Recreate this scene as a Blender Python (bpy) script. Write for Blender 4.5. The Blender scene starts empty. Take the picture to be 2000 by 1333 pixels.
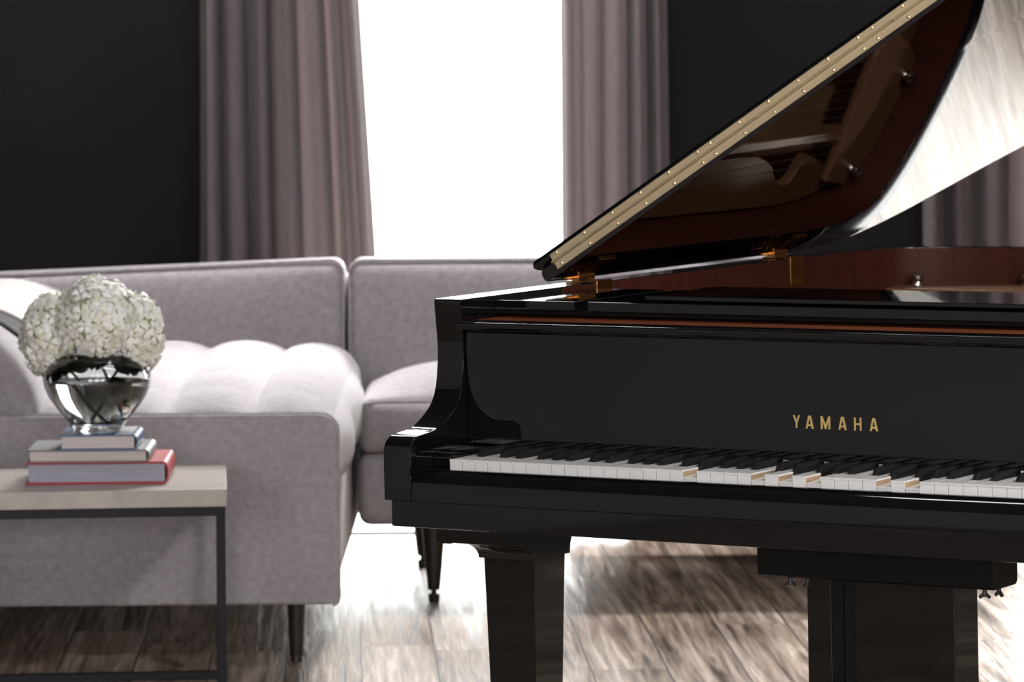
import bpy, bmesh, math, random
from mathutils import Vector, Matrix, Euler
C = bpy.context.scene.collection
S = bpy.context.scene
random.seed(7)
PI = math.pi
R = math.radians

# ------------------------------------------------------------------ camera, world, exposure
F_PX, CAM_H, ROLL = 7841.4, 1.40975, R(0.45)
cd = bpy.data.cameras.new('camera')
cd.sensor_fit = 'HORIZONTAL'; cd.sensor_width = 36.0
cd.lens = F_PX / 2000 * 36.0
cd.shift_y = -(666.5 - 57.45) / 2000
cd.clip_start = 0.05; cd.clip_end = 60
cd.dof.use_dof = True; cd.dof.focus_distance = 6.15; cd.dof.aperture_fstop = 11.0
cam = bpy.data.objects.new('camera', cd); C.objects.link(cam)
cam.matrix_world = Matrix.Translation((0, 0, CAM_H)) @ Matrix.Rotation(R(90), 4, 'X') @ Matrix.Rotation(-ROLL, 4, 'Z')
S.camera = cam
w = bpy.data.worlds.new('world'); S.world = w; w.use_nodes = True
w.node_tree.nodes['Background'].inputs[0].default_value = (1.0, 0.985, 0.975, 1)
w.node_tree.nodes['Background'].inputs[1].default_value = 18.0
sd = bpy.data.lights.new('sun', 'SUN'); sd.energy = 8.5; sd.angle = R(22); sd.color = (1, .97, .945)
sun = bpy.data.objects.new('sun', sd); C.objects.link(sun)
sun.rotation_euler = Vector((-.38, -1.0, -.72)).to_track_quat('-Z', 'Y').to_euler(); sun.location = (1.5, 14, 3)
vs = S.view_settings
vs.view_transform = 'Standard'; vs.look = 'None'; vs.gamma = 1.0; vs.use_curve_mapping = False
vs.exposure = 0.0
S.cycles.max_bounces = 10; S.cycles.glossy_bounces = 6; S.cycles.transmission_bounces = 10
S.cycles.diffuse_bounces = 4
S.cycles.caustics_reflective = False; S.cycles.caustics_refractive = False
S.cycles.sample_clamp_indirect = 6.0
L_NEAR, L_SIDE = 16.0, 25.0      # glow of the unseen near and right-hand windows, added as fill

# ------------------------------------------------------------------ materials
def M(name, col=(.5, .5, .5), rough=.5, metal=0.0, coat=0.0, coat_rough=.03, spec=.5, ior=1.5, trans=0.0):
    m = bpy.data.materials.new(name); m.use_nodes = True
    b = m.node_tree.nodes['Principled BSDF']
    b.inputs['Base Color'].default_value = (*col, 1)
    b.inputs['Roughness'].default_value = rough; b.inputs['Metallic'].default_value = metal
    b.inputs['Coat Weight'].default_value = coat; b.inputs['Coat Roughness'].default_value = coat_rough
    b.inputs['Specular IOR Level'].default_value = spec; b.inputs['IOR'].default_value = ior
    b.inputs['Transmission Weight'].default_value = trans
    return m
def nt(m):
    t = m.node_tree
    return t, t.nodes, t.links, t.nodes['Principled BSDF']
def noise_mix(m, c1, c2, scale=(1, 1, 1), detail=4, lo=.35, hi=.65, bump=0.0, bscale=None, rough=None, nscale=5.0, bdist=.01):
    """colour varied by stretched noise in object coordinates, with optional bump"""
    t, n, l, b = nt(m)
    tc = n.new('ShaderNodeTexCoord'); mp = n.new('ShaderNodeMapping'); mp.inputs['Scale'].default_value = scale
    l.new(tc.outputs['Object'], mp.inputs[0])
    no = n.new('ShaderNodeTexNoise'); no.inputs['Scale'].default_value = nscale; no.inputs['Detail'].default_value = detail
    l.new(mp.outputs[0], no.inputs['Vector'])
    r = n.new('ShaderNodeValToRGB'); r.color_ramp.elements[0].position = lo; r.color_ramp.elements[1].position = hi
    r.color_ramp.elements[0].color = (*c1, 1); r.color_ramp.elements[1].color = (*c2, 1)
    l.new(no.outputs['Fac'], r.inputs[0]); l.new(r.outputs[0], b.inputs['Base Color'])
    if bump:
        bp = n.new('ShaderNodeBump'); bp.inputs['Strength'].default_value = bump; bp.inputs['Distance'].default_value = bdist
        src = no
        if bscale:
            src = n.new('ShaderNodeTexNoise'); src.inputs['Scale'].default_value = bscale; src.inputs['Detail'].default_value = 3
            l.new(tc.outputs['Object'], src.inputs['Vector'])
        l.new(src.outputs['Fac'], bp.inputs['Height']); l.new(bp.outputs[0], b.inputs['Normal'])
    return m

black = M('piano_polish', (.0035, .0035, .004), .035, ior=1.5)
black_satin = M('black_satin', (.004, .004, .004), .4, spec=.15)
mahog = noise_mix(M('mahogany', (.1, .02, .012), .42, spec=.12), (.042, .011, .0065), (.058, .0145, .0085), (3, 3, .4), nscale=14)
lidred = M('lid_polish', (.006, .0022, .0024), .02, ior=1.55)
brownboard = noise_mix(M('action_board', (.2, .07, .03), .6, spec=0.0), (.11, .032, .015), (.17, .052, .024), (1, 10, 10), nscale=6)
brass = M('brass', (.88, .73, .48), .46, 1.0)
brass_dark = M('brass_polished', (.50, .27, .085), .2, 1.0)
gold_leaf = M('gold_inlay', (.83, .62, .24), .3, .75)
ivory = M('key_top', (.74, .72, .715), .25)
keywood = noise_mix(M('key_wood', (.6, .42, .24), .6), (.30, .205, .115), (.42, .30, .18), (30, 2, 30), nscale=6)
ebony = M('ebony', (.008, .008, .008), .45, spec=.35)
platepaint = M('bronze_plate', (.25, .12, .057), .40, .3)
steel = M('bolt_steel', (.55, .5, .47), .18, 1.0)
soundwood = noise_mix(M('spruce', (.5, .3, .15), .4), (.38, .2, .09), (.5, .29, .14), (40, 2, 1), nscale=3)
felt_red = M('red_felt', (.35, .01, .012), .9)
rubber = M('caster_black', (.02, .02, .02), .4)

def fabric(name, c1, c2, fine=420, bump=.25, sheen=.25):
    m = noise_mix(M(name, c1, .95, spec=.2), c1, c2, (1, 1, 1), 6, .3, .7, nscale=60)
    t, n, l, b = nt(m)
    tc = n.new('ShaderNodeTexCoord')
    a = n.new('ShaderNodeTexNoise'); a.inputs['Scale'].default_value = fine; a.inputs['Detail'].default_value = 2
    l.new(tc.outputs['Object'], a.inputs['Vector'])
    bp = n.new('ShaderNodeBump'); bp.inputs['Strength'].default_value = bump; bp.inputs['Distance'].default_value = .004
    l.new(a.outputs['Fac'], bp.inputs['Height']); l.new(bp.outputs[0], b.inputs['Normal'])
    b.inputs['Sheen Weight'].default_value = sheen; b.inputs['Sheen Roughness'].default_value = .5
    return m
sofa_f = fabric('sofa_linen', (.315, .286, .304), (.41, .378, .398))
pillow_f = fabric('cream_linen', (.62, .59, .56), (.76, .73, .70), 200)
throw_f = fabric('charcoal_wool', (.030, .028, .032), (.05, .047, .05), 150, .6)

def curtain_mat():
    m = fabric('curtain_cloth', (.125, .104, .110), (.155, .131, .138), 500, .1, .1)
    t, n, l, b = nt(m)
    tr = n.new('ShaderNodeBsdfTranslucent'); tr.inputs[0].default_value = (.62, .53, .53, 1)
    mx = n.new('ShaderNodeMixShader'); mx.inputs[0].default_value = .26
    l.new(b.outputs[0], mx.inputs[1]); l.new(tr.outputs[0], mx.inputs[2])
    l.new(mx.outputs[0], n['Material Output'].inputs[0])
    return m
curtain_m = curtain_mat()
wall_dark = noise_mix(M('dark_plaster', (.018, .0155, .0185), .85, spec=.2), (.0100, .0085, .0102), (.0125, .0107, .0125), nscale=3)
wall_light = noise_mix(M('light_plaster', (.6, .58, .56), .9), (.40, .39, .385), (.44, .43, .425), nscale=2)
ceil_m = M('ceiling_paint', (.07, .065, .068), .9)
wall_mid = noise_mix(M('grey_plaster', (.2, .19, .19), .9), (.10, .095, .095), (.13, .12, .12), nscale=2)
frame_m = M('window_paint', (.7, .69, .68), .5)
base_m = M('baseboard_paint', (.05, .045, .048), .5)

def emit(name, col, s):
    m = bpy.data.materials.new(name); m.use_nodes = True
    t = m.node_tree; n = t.nodes; n.remove(n['Principled BSDF'])
    e = n.new('ShaderNodeEmission'); e.inputs[0].default_value = (*col, 1); e.inputs[1].default_value = s
    t.links.new(e.outputs[0], n['Material Output'].inputs[0]); return m
pane_m = bpy.data.materials.new('window_glass'); pane_m.use_nodes = True
t_ = pane_m.node_tree; t_.nodes.remove(t_.nodes['Principled BSDF'])
a_, g_, x_, fz = (t_.nodes.new(k) for k in ('ShaderNodeBsdfTransparent', 'ShaderNodeBsdfGlossy', 'ShaderNodeMixShader', 'ShaderNodeFresnel'))
a_.inputs[0].default_value = (.97, .98, .975, 1); g_.inputs['Roughness'].default_value = 0; fz.inputs['IOR'].default_value = 1.3
t_.links.new(fz.outputs[0], x_.inputs[0]); t_.links.new(a_.outputs[0], x_.inputs[1]); t_.links.new(g_.outputs[0], x_.inputs[2]); t_.links.new(x_.outputs[0], t_.nodes['Material Output'].inputs[0])
fill_near = emit('added_fill_near', (1, .985, .975), L_NEAR)
fill_side = emit('added_fill_side', (.97, .985, 1), L_SIDE)

def floor_mat():
    m = M('weathered_planks', (.2, .16, .13), .35, spec=.22)
    t, n, l, b = nt(m)
    def node(tp, **kw):
        o = n.new(tp)
        for k, v in kw.items(): setattr(o, k, v)
        return o
    tc = node('ShaderNodeTexCoord'); sp = node('ShaderNodeSeparateXYZ'); l.new(tc.outputs['Object'], sp.inputs[0])
    def math_(op, a, bb=None):
        o = node('ShaderNodeMath', operation=op)
        for i, v in ((0, a), (1, bb)):
            if v is None: continue
            if isinstance(v, (int, float)): o.inputs[i].default_value = v
            else: l.new(v, o.inputs[i])
        return o.outputs[0]
    px = math_('DIVIDE', sp.outputs[0], .168)
    pid = math_('FLOOR', px); fr = math_('FRACT', px)
    wn = node('ShaderNodeTexWhiteNoise', noise_dimensions='1D'); l.new(pid, wn.inputs['W'])
    # butt joints: plank length 1.5 with a random shift per row
    py = math_('ADD', math_('DIVIDE', sp.outputs[1], 1.5), math_('MULTIPLY', wn.outputs[0], 7.3))
    pj = math_('FRACT', py); pid2 = math_('FLOOR', py)
    wn2 = node('ShaderNodeTexWhiteNoise', noise_dimensions='2D')
    cb = node('ShaderNodeCombineXYZ'); l.new(pid, cb.inputs[0]); l.new(pid2, cb.inputs[1]); l.new(cb.outputs[0], wn2.inputs['Vector'])
    # grain: noise stretched along the plank, offset per plank
    off = math_('MULTIPLY', wn2.outputs[0], 31.0)
    cb2 = node('ShaderNodeCombineXYZ')
    l.new(math_('ADD', math_('MULTIPLY', sp.outputs[0], 9.0), off), cb2.inputs[0])
    l.new(math_('MULTIPLY', sp.outputs[1], .42), cb2.inputs[1]); l.new(off, cb2.inputs[2])
    g1 = node('ShaderNodeTexNoise'); g1.inputs['Scale'].default_value = 2.2; g1.inputs['Detail'].default_value = 7; g1.inputs['Roughness'].default_value = .62; g1.inputs['Distortion'].default_value = 1.4
    l.new(cb2.outputs[0], g1.inputs['Vector'])
    g2 = node('ShaderNodeTexNoise'); g2.inputs['Scale'].default_value = 9; g2.inputs['Detail'].default_value = 5; g2.inputs['Distortion'].default_value = .6
    l.new(cb2.outputs[0], g2.inputs['Vector'])
    mix = math_('ADD', math_('MULTIPLY', g1.outputs['Fac'], .65), math_('MULTIPLY', g2.outputs['Fac'], .35))
    mix = math_('ADD', mix, math_('MULTIPLY', math_('SUBTRACT', wn2.outputs[0], .5), .08))
    rp = node('ShaderNodeValToRGB')
    el = rp.color_ramp.elements
    el[0].position = .36; el[0].color = (.065, .042, .031, 1); el[1].position = .64; el[1].color = (.74, .62, .53, 1)
    e = el.new(.46); e.color = (.27, .20, .152, 1)
    e = el.new(.56); e.color = (.48, .39, .32, 1)
    l.new(mix, rp.inputs[0])
    # seams
    sx = math_('MINIMUM', fr, math_('SUBTRACT', 1.0, fr)); sy = math_('MINIMUM', pj, math_('SUBTRACT', 1.0, pj))
    seam = math_('MAXIMUM', math_('LESS_THAN', sx, .012), math_('LESS_THAN', sy, .0008))
    mc = node('ShaderNodeMix', data_type='RGBA'); l.new(seam, mc.inputs['Factor']); l.new(rp.outputs[0], mc.inputs['A']); mc.inputs['B'].default_value = (.03, .02, .015, 1)
    l.new(mc.outputs['Result'], b.inputs['Base Color'])
    l.new(math_('ADD', math_('MULTIPLY', g1.outputs['Fac'], .45), .17), b.inputs['Roughness'])
    bp = node('ShaderNodeBump'); bp.inputs['Strength'].default_value = .75; bp.inputs['Distance'].default_value = .006
    l.new(math_('SUBTRACT', mix, math_('MULTIPLY', seam, .5)), bp.inputs['Height']); l.new(bp.outputs[0], b.inputs['Normal'])
    return m

# ------------------------------------------------------------------ mesh helpers
def box(bm, x0, x1, y0, y1, z0, z1, mi=0):
    v = [bm.verts.new((x, y, z)) for z in (z0, z1) for y in (y0, y1) for x in (x0, x1)]
    fs = [(0, 2, 3, 1), (4, 5, 7, 6), (0, 1, 5, 4), (2, 6, 7, 3), (0, 4, 6, 2), (1, 3, 7, 5)]
    out = [bm.faces.new([v[i] for i in f]) for f in fs]
    for f in out: f.material_index = mi
    return v
def prism(bm, pts, axis, a0, a1, mi=0):
    """closed 2D profile extruded along an axis; pts are the other two coordinates in xyz order"""
    def mk(p, a):
        c = list(p); c.insert('xyz'.index(axis), a); return bm.verts.new(c)
    A = [mk(p, a0) for p in pts]; B = [mk(p, a1) for p in pts]
    n = len(pts)
    fs = [bm.faces.new(A), bm.faces.new(B[::-1])]
    for i in range(n): fs.append(bm.faces.new((A[i], B[i], B[(i + 1) % n], A[(i + 1) % n])))
    for f in fs: f.material_index = mi
    return A, B
def lathe(bm, prof, seg=32, c=(0, 0), mi=0):
    rings = []
    for r, z in prof:
        if r < 1e-6: rings.append([bm.verts.new((c[0], c[1], z))])
        else: rings.append([bm.verts.new((c[0] + r * math.cos(2 * PI * k / seg), c[1] + r * math.sin(2 * PI * k / seg), z)) for k in range(seg)])
    for a, b in zip(rings, rings[1:]):
        for k in range(seg):
            k2 = (k + 1) % seg
            q = [a[k % len(a)], a[k2 % len(a)], b[k2 % len(b)], b[k % len(b)]]
            u = []
            for x in q:
                if x not in u: u.append(x)
            if len(u) > 2: bm.faces.new(u).material_index = mi
def tube(bm, pts, r, seg=8, closed=False, mi=0, r_end=None):
    pts = [Vector(p) for p in pts]; n = len(pts); rings = []
    up = Vector((.13, .27, 1)).normalized()
    for i, p in enumerate(pts):
        a = pts[(i - 1) % n] if (closed or i > 0) else p
        b = pts[(i + 1) % n] if (closed or i < n - 1) else p
        d = (b - a).normalized()
        s = d.cross(up)
        if s.length < 1e-4: s = d.cross(Vector((1, 0, 0)))
        s.normalize(); t = s.cross(d)
        rr = r if r_end is None else r + (r_end - r) * i / (n - 1)
        rings.append([bm.verts.new(p + rr * (s * math.cos(2 * PI * k / seg) + t * math.sin(2 * PI * k / seg))) for k in range(seg)])
    m = n if closed else n - 1
    for i in range(m):
        A, B = rings[i], rings[(i + 1) % n]
        for k in range(seg): bm.faces.new((A[k], A[(k + 1) % seg], B[(k + 1) % seg], B[k])).material_index = mi
    if not closed:
        bm.faces.new(rings[0][::-1]); bm.faces.new(rings[-1])
def loft(bm, secs, mi=0, cap=True):
    """sections: list of equal-length point rings"""
    rs = [[bm.verts.new(p) for p in s] for s in secs]; n = len(rs[0])
    for A, B in zip(rs, rs[1:]):
        for k in range(n): bm.faces.new((A[k], A[(k + 1) % n], B[(k + 1) % n], B[k])).material_index = mi
    if cap:
        bm.faces.new(rs[0][::-1]).material_index = mi; bm.faces.new(rs[-1]).material_index = mi
def sq(cx, cy, hx, hy, z): return [(cx - hx, cy - hy, z), (cx + hx, cy - hy, z), (cx + hx, cy + hy, z), (cx - hx, cy + hy, z)]
def soft_box(bm, lo, hi, r, n=(12, 12, 6), deform=None, mi=0):
    """rounded box with even grid faces; deform(p, (a,b,c)) may move each point"""
    lo, hi = Vector(lo), Vector(hi); c = (lo + hi) / 2; h = (hi - lo) / 2
    cache = {}
    def vert(a, b, cc):
        k = (round(a, 5), round(b, 5), round(cc, 5))
        if k in cache: return cache[k]
        p = Vector((a * h.x, b * h.y, cc * h.z)); q = Vector([max(-h[i] + r, min(h[i] - r, p[i])) for i in range(3)])
        d = p - q
        if d.length > 1e-9: p = q + d.normalized() * r
        p = p + c
        if deform: p = Vector(deform(p, (a, b, cc)))
        cache[k] = bm.verts.new(p); return cache[k]
    def ticks(m, hh):
        k = max(3, min(5, m // 3)); e = min(.98, r / hh)
        t = [-1 + e * (1 - math.cos(PI / 2 * i / k)) ** .9 for i in range(k)]
        mid = [(-1 + e) + (2 - 2 * e) * i / m for i in range(m + 1)]
        t = t + mid + [-x for x in t[::-1]]
        out = []
        for x in t:
            if not out or x - out[-1] > 1e-4: out.append(x)
        return out
    T = [ticks(n[i], h[i]) for i in range(3)]
    for ax in range(3):
        u, v = [i for i in range(3) if i != ax]
        for s in (-1, 1):
            for i in range(len(T[u]) - 1):
                for j in range(len(T[v]) - 1):
                    q = []
                    for (ii, jj) in ((i, j), (i + 1, j), (i + 1, j + 1), (i, j + 1)):
                        p = [0, 0, 0]; p[ax] = s; p[u] = T[u][ii]; p[v] = T[v][jj]; q.append(vert(*p))
                    try: bm.faces.new(q).material_index = mi
                    except ValueError: pass
def obj(name, bm, mats, parent=None, bevel=0.0, smooth=35, seg=2, label=None, cat=None, group=None, kind=None, wn=False):
    bmesh.ops.remove_doubles(bm, verts=bm.verts, dist=1e-6)
    bmesh.ops.recalc_face_normals(bm, faces=bm.faces)
    if bevel:
        es = [e for e in bm.edges if len(e.link_faces) == 2 and e.calc_face_angle(0) > R(40)]
        bmesh.ops.bevel(bm, geom=es, offset=bevel, segments=seg, profile=.5, affect='EDGES', clamp_overlap=True)
    me = bpy.data.meshes.new(name); bm.to_mesh(me); bm.free()
    for m in (mats if isinstance(mats, (list, tuple)) else [mats]): me.materials.append(m)
    if smooth:
        me.shade_smooth(); me.set_sharp_from_angle(angle=R(smooth))
    o = bpy.data.objects.new(name, me); C.objects.link(o)
    if smooth and bevel or wn:
        m_ = o.modifiers.new('normals', 'WEIGHTED_NORMAL'); m_.keep_sharp = True; m_.weight = 100
    if parent: o.parent = parent
    return tag(o, label, cat, group, kind)
def tag(o, label=None, cat=None, group=None, kind=None):
    for k, v in (('label', label), ('category', cat), ('group', group), ('kind', kind)):
        if v: o[k] = v
    return o
def thing(name, label, cat, loc=(0, 0, 0), rz=0, group=None):
    o = bpy.data.objects.new(name, None); C.objects.link(o); o.location = loc; o.rotation_euler = (0, 0, rz)
    o.empty_display_size = .1
    return tag(o, label, cat, group)
def B(): return bmesh.new()
def catmull(pts, n=6):
    out = []
    P = [Vector(p) for p in pts]
    for i in range(len(P) - 1):
        p0 = P[max(i - 1, 0)]; p1 = P[i]; p2 = P[i + 1]; p3 = P[min(i + 2, len(P) - 1)]
        for k in range(n):
            t = k / n
            out.append(.5 * ((2 * p1) + (-p0 + p2) * t + (2 * p0 - 5 * p1 + 4 * p2 - p3) * t * t + (-p0 + 3 * p1 - 3 * p2 + p3) * t ** 3))
    out.append(P[-1]); return out

# ------------------------------------------------------------------ the room
X0, X1, Y0, Y1, ZC = -4.2, 4.2, -2.2, 11.216, 3.3
fm = floor_mat()
bm = B(); box(bm, -5, 5, -8, 8, -.05, 0)
fl = obj('floor', bm, fm, smooth=0, kind='structure', label='weathered brown plank floor'); fl.location = (0, 5, 0); fl.rotation_euler = (0, 0, R(2.6))
bm = B(); box(bm, X0 - .15, X1 + .15, Y0 - .15, Y1 + .15, ZC, ZC + .1)
obj('ceiling', bm, ceil_m, smooth=0, kind='structure')
def wall(name, mat, axis, pos, thick, a0, a1, holes):
    """wall slab with rectangular openings (a0,a1,z0,z1)"""
    bm = B()
    def put(u0, u1, z0, z1):
        if u1 - u0 < 1e-4 or z1 - z0 < 1e-4: return
        p = sorted((pos, pos + thick))
        if axis == 'y': box(bm, u0, u1, p[0], p[1], z0, z1)
        else: box(bm, p[0], p[1], u0, u1, z0, z1)
    u = a0
    for (h0, h1, z0, z1) in sorted(holes):
        put(u, h0, 0, ZC); put(h0, h1, 0, z0); put(h0, h1, z1, ZC); u = h1
    put(u, a1, 0, ZC)
    obj(name, bm, mat, smooth=0, kind='structure')
W1 = (-.60, .36, .003, 2.55); W2 = (1.40, 2.42, .003, 2.55)
WN = [(-3.4, -1.6, 1.1, 2.75), (-.9, .9, 1.1, 2.75), (1.6, 3.4, 1.1, 2.75)]
WL = [(-.3, 1.0, 1.3, 2.6)]
wall('wall_back', wall_dark, 'y', Y1, .14, X0, X1, [W1, W2])
wall('wall_front', wall_light, 'y', Y0, -.14, X0, X1, WN)
wall('wall_left', wall_light, 'x', X0, -.14, Y0, 6.2, [])
wall('wall_left_rear', wall_dark, 'x', X0, -.14, 6.2, Y1, [])
wall('wall_right', wall_mid, 'x', X1, .14, Y0, Y1, WL)
def window(n, axis, pos, out, hole, mat, bars=0):
    a0, a1, z0, z1 = hole; bm = B(); t = .05; s = 1 if out > 0 else -1
    def put(bm, u0, u1, zz0, zz1, d0, d1):
        p = sorted((pos + s * d0, pos + s * d1))
        if axis == 'y': box(bm, u0, u1, p[0], p[1], zz0, zz1)
        else: box(bm, p[0], p[1], u0, u1, zz0, zz1)
    put(bm, a0, a0 + t, z0, z1, .03, .10); put(bm, a1 - t, a1, z0, z1, .03, .10)
    tb = t if z0 > .05 else .002
    put(bm, a0 + t, a1 - t, z0, z0 + tb, .03, .10); put(bm, a0 + t, a1 - t, z1 - t, z1, .03, .10)
    for k in range(bars):
        u = a0 + (a1 - a0) * (k + 1) / (bars + 1); put(bm, u - .02, u + .02, z0 + t, z1 - t, .04, .09)
    o = obj('window_%d' % n, bm, frame_m, smooth=0, kind='structure')
    bm = B(); put(bm, a0 + t, a1 - t, z0 + tb, z1 - t, .06, .068)
    obj('window_pane', bm, mat, o, smooth=0)
window(1, 'y', Y1, 1, W1, pane_m); window(2, 'y', Y1, 1, W2, pane_m)
for W_ in (W1, W2):
    pd = bpy.data.lights.new('window_portal', 'AREA'); pd.shape = 'RECTANGLE'; pd.size = W_[1] - W_[0]; pd.size_y = W_[3] - W_[2]; pd.cycles.is_portal = True
    po = bpy.data.objects.new('window_portal', pd); C.objects.link(po); po.location = ((W_[0] + W_[1]) / 2, Y1 + .13, (W_[2] + W_[3]) / 2); po.rotation_euler = (R(-90), 0, 0)
for i, h in enumerate(WN): window(3 + i, 'y', Y0, -1, h, fill_near, 1)  # windows behind the camera: unseen, added with glowing panes as front fill
for i, h in enumerate(WL): window(6 + i, 'x', X1, 1, h, fill_side, 1)  # unseen right-hand window, added with a glowing pane for side light
bm = B()
for a, b in ((X0, W1[0]), (W1[1], W2[0]), (W2[1], X1)): box(bm, a, b, Y1 - .014, Y1, 0, .10)
obj('baseboard_back', bm, base_m, bevel=.003, smooth=0, kind='structure')

added_key = emit('added_key_glow', (1, .97, .94), 185.0); added_back = emit('added_back_glow', (1, .98, .97), 58.0); added_strip = emit('added_strip_glow', (.98, .985, 1), 13.0)
def added_ceiling_lamp(x, y, hx, hy, mat, rnd):  # out-of-view fixture, added only for the light it gives
    bm = B()
    if rnd: lathe(bm, [(0, ZC - .0005), (hx + .03, ZC - .0005), (hx + .03, ZC - .06), (hx + .002, ZC - .06), (hx + .002, ZC - .045), (0, ZC - .045)], 40, (x, y))
    else: box(bm, x - hx - .03, x + hx + .03, y - hy - .03, y + hy + .03, ZC - .05, ZC - .0005)
    o = obj('added_ceiling_lamp', bm, frame_m, smooth=30, kind='structure')
    bm = B()
    if rnd: lathe(bm, [(0, ZC - .050), (hx, ZC - .050), (hx, ZC - .056), (0, ZC - .056)], 40, (x, y))
    else: box(bm, x - hx, x + hx, y - hy, y + hy, ZC - .056, ZC - .0505)
    obj('added_diffuser', bm, mat, o, smooth=0)
added_ceiling_lamp(2.3, 3.6, .32, .32, added_key, True)  # key: unseen lamp added to cast the table's shadow on the chaise
added_ceiling_lamp(-.45, 10.85, .75, .22, added_back, False)  # unseen lamp added to brighten the seat and the sofa's top edges
added_ceiling_lamp(.42, 7.15, .66, .14, added_strip, False)  # unseen strip added to put the white streak on the keyslip nose

# ------------------------------------------------------------------ curtains
def curtain(xs_top, xs_bot, y, folds, amp, seed, label, group, zb=.015):
    rnd = random.Random(seed); N, K = 110, 14
    ph = [0]
    for i in range(folds): ph.append(ph[-1] + rnd.uniform(.6, 1.5))
    tot = ph[-1]
    am = [rnd.uniform(.55, 1.25) * amp for _ in range(folds + 1)]
    def fold(t):
        s = t * tot; i = 0
        while i < folds - 1 and ph[i + 1] < s: i += 1
        f = (s - ph[i]) / (ph[i + 1] - ph[i]); a = am[i] * (1 - f) + am[i + 1] * f
        return a * math.cos(2 * PI * f) + .25 * a * math.sin(4 * PI * f + i)
    bm = B(); rows = []
    for k in range(K + 1):
        z = zb + (2.86 - zb) * k / K; q = k / K
        row = []
        for i in range(N + 1):
            t = i / N
            x = (xs_bot[0] * (1 - t) + xs_bot[1] * t) * (1 - q) + (xs_top[0] * (1 - t) + xs_top[1] * t) * q
            dr = .012 * math.sin(3 * q + 7 * t) * (1 - q)
            row.append(bm.verts.new((x + .5 * dr, y + fold(min(1, max(0, t + .012 * math.sin(4 * q + 5 * t) * (1 - t) * t * 4))) + dr * .3, z)))
        rows.append(row)
    for a, b in zip(rows, rows[1:]):
        for i in range(N): bm.faces.new((a[i], a[i + 1], b[i + 1], b[i]))
    o = obj('curtain', bm, curtain_m, smooth=80, label=label, cat='curtain', group=group)
    md = o.modifiers.new('thickness', 'SOLIDIFY'); md.thickness = .004
    return o
curtain((-.858, -.500), (-.872, -.360), 11.06, 7, .030, 3, 'mauve grey curtain left of the bright window, behind the sofa back', None, .26)
curtain((.134, .421), (.128, .433), 11.07, 5, .026, 11, 'mauve grey curtain right of the bright window, above the piano lid edge', None)
curtain((1.128, 1.62), (1.128, 1.62), 11.06, 6, .034, 21, 'mauve grey curtain behind the tail of the piano, at the right edge', None, .35)

# ------------------------------------------------------------------ grand piano (own frame: x along the keys, y away from the player)
TH, TILT = 0.55085, R(1.03856 - 0.45)
piano = thing('grand_piano', 'polished black grand piano with its lid raised on the bass side', 'piano')
piano.matrix_world = (Matrix.Translation((0, 0, CAM_H)) @ Matrix.Rotation(-TILT, 4, 'Y') @
                      Matrix.Translation((-.11157, 6.3621, -CAM_H)) @ Matrix.Rotation(-TH, 4, 'Z'))
XO, XI, XR, XRO, ZR = -.0888, -.0384, 1.2604, 1.3108, .976
# arms
prof = [(-.0552, .667), (-.0555, .746), (-.0511, .7572), (-.045, .7628), (-.0375, .7668), (-.028, .7688), (-.0196, .7698), (.0074, .772), (.0224, .7740), (.034, .7775), (.0453, .7828),
        (.057, .7883), (.0685, .7955), (.0785, .802), (.0873, .8105), (.0952, .822), (.1004, .8344), (.1042, .849), (.1060, .8629), (.1078, .876), (.1083, .8876), (.1080, .905), (.1064, .9209), (.1028, .9502), (.1003, .9694), (.1010, .9745), (.1028, .976)]
prof2 = prof + [(.16, .976), (.16, .667)]
for nm, a, b in (('arm', XO, XI), ('arm', XR, XRO)):
    bm = B(); prism(bm, prof2, 'x', a, b)
    obj(nm, bm, black, piano, bevel=.0022, smooth=30)
# rim: wall that follows the case outline, mahogany on the inside behind the music desk
tail = [(-.0888, 1.37), (-.0818, 1.47), (-.0630, 1.565), (-.0358, 1.632), (.0255, 1.684), (.1020, 1.712), (.2030, 1.7290), (.32, 1.734), (.43, 1.719), (.53, 1.67), (.61, 1.60), (.68, 1.49), (.75, 1.35), (.83, 1.18), (.93, 1.02), (1.05, .885), (1.18, .77), (1.27, .66), (1.3108, .52)]
outl = [Vector((XO, .16, 0)), Vector((XO, .42, 0)), Vector((XO, .70, 0)), Vector((XO, 1.05, 0)), Vector((XO, 1.2, 0)), Vector((XO, 1.28, 0)), Vector((XO, 1.33, 0)), Vector((XO, 1.36, 0))] + [v for v in catmull([(x, y, 0) for x, y in tail], 5)] + [Vector((XRO, .16, 0))]
inn = []
for i, p in enumerate(outl):
    a = outl[max(i - 1, 0)]; b = outl[min(i + 1, len(outl) - 1)]; d = (b - a).normalized()
    inn.append(p + Vector((d.y, -d.x, 0)) * .0504)
inn[0].y = inn[-1].y = .16
def rim_mesh():
    bm = B(); rows = []
    for p, q in zip(outl, inn): rows.append([bm.verts.new((p.x, p.y, .62)), bm.verts.new((p.x, p.y, ZR)), bm.verts.new((q.x, q.y, ZR)), bm.verts.new((q.x, q.y, .62))])
    for i, (a, b) in enumerate(zip(rows, rows[1:])):
        for k in range(4):
            f = bm.faces.new((a[k], b[k], b[(k + 1) % 4], a[(k + 1) % 4]))
            if k == 2 and min(inn[i].y, inn[i + 1].y) > .41: f.material_index = 1
    bm.faces.new(rows[0][::-1]); bm.faces.new(rows[-1]); return bm
obj('rim', rim_mesh(), [black, mahog], piano, bevel=.0016, smooth=30)
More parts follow.
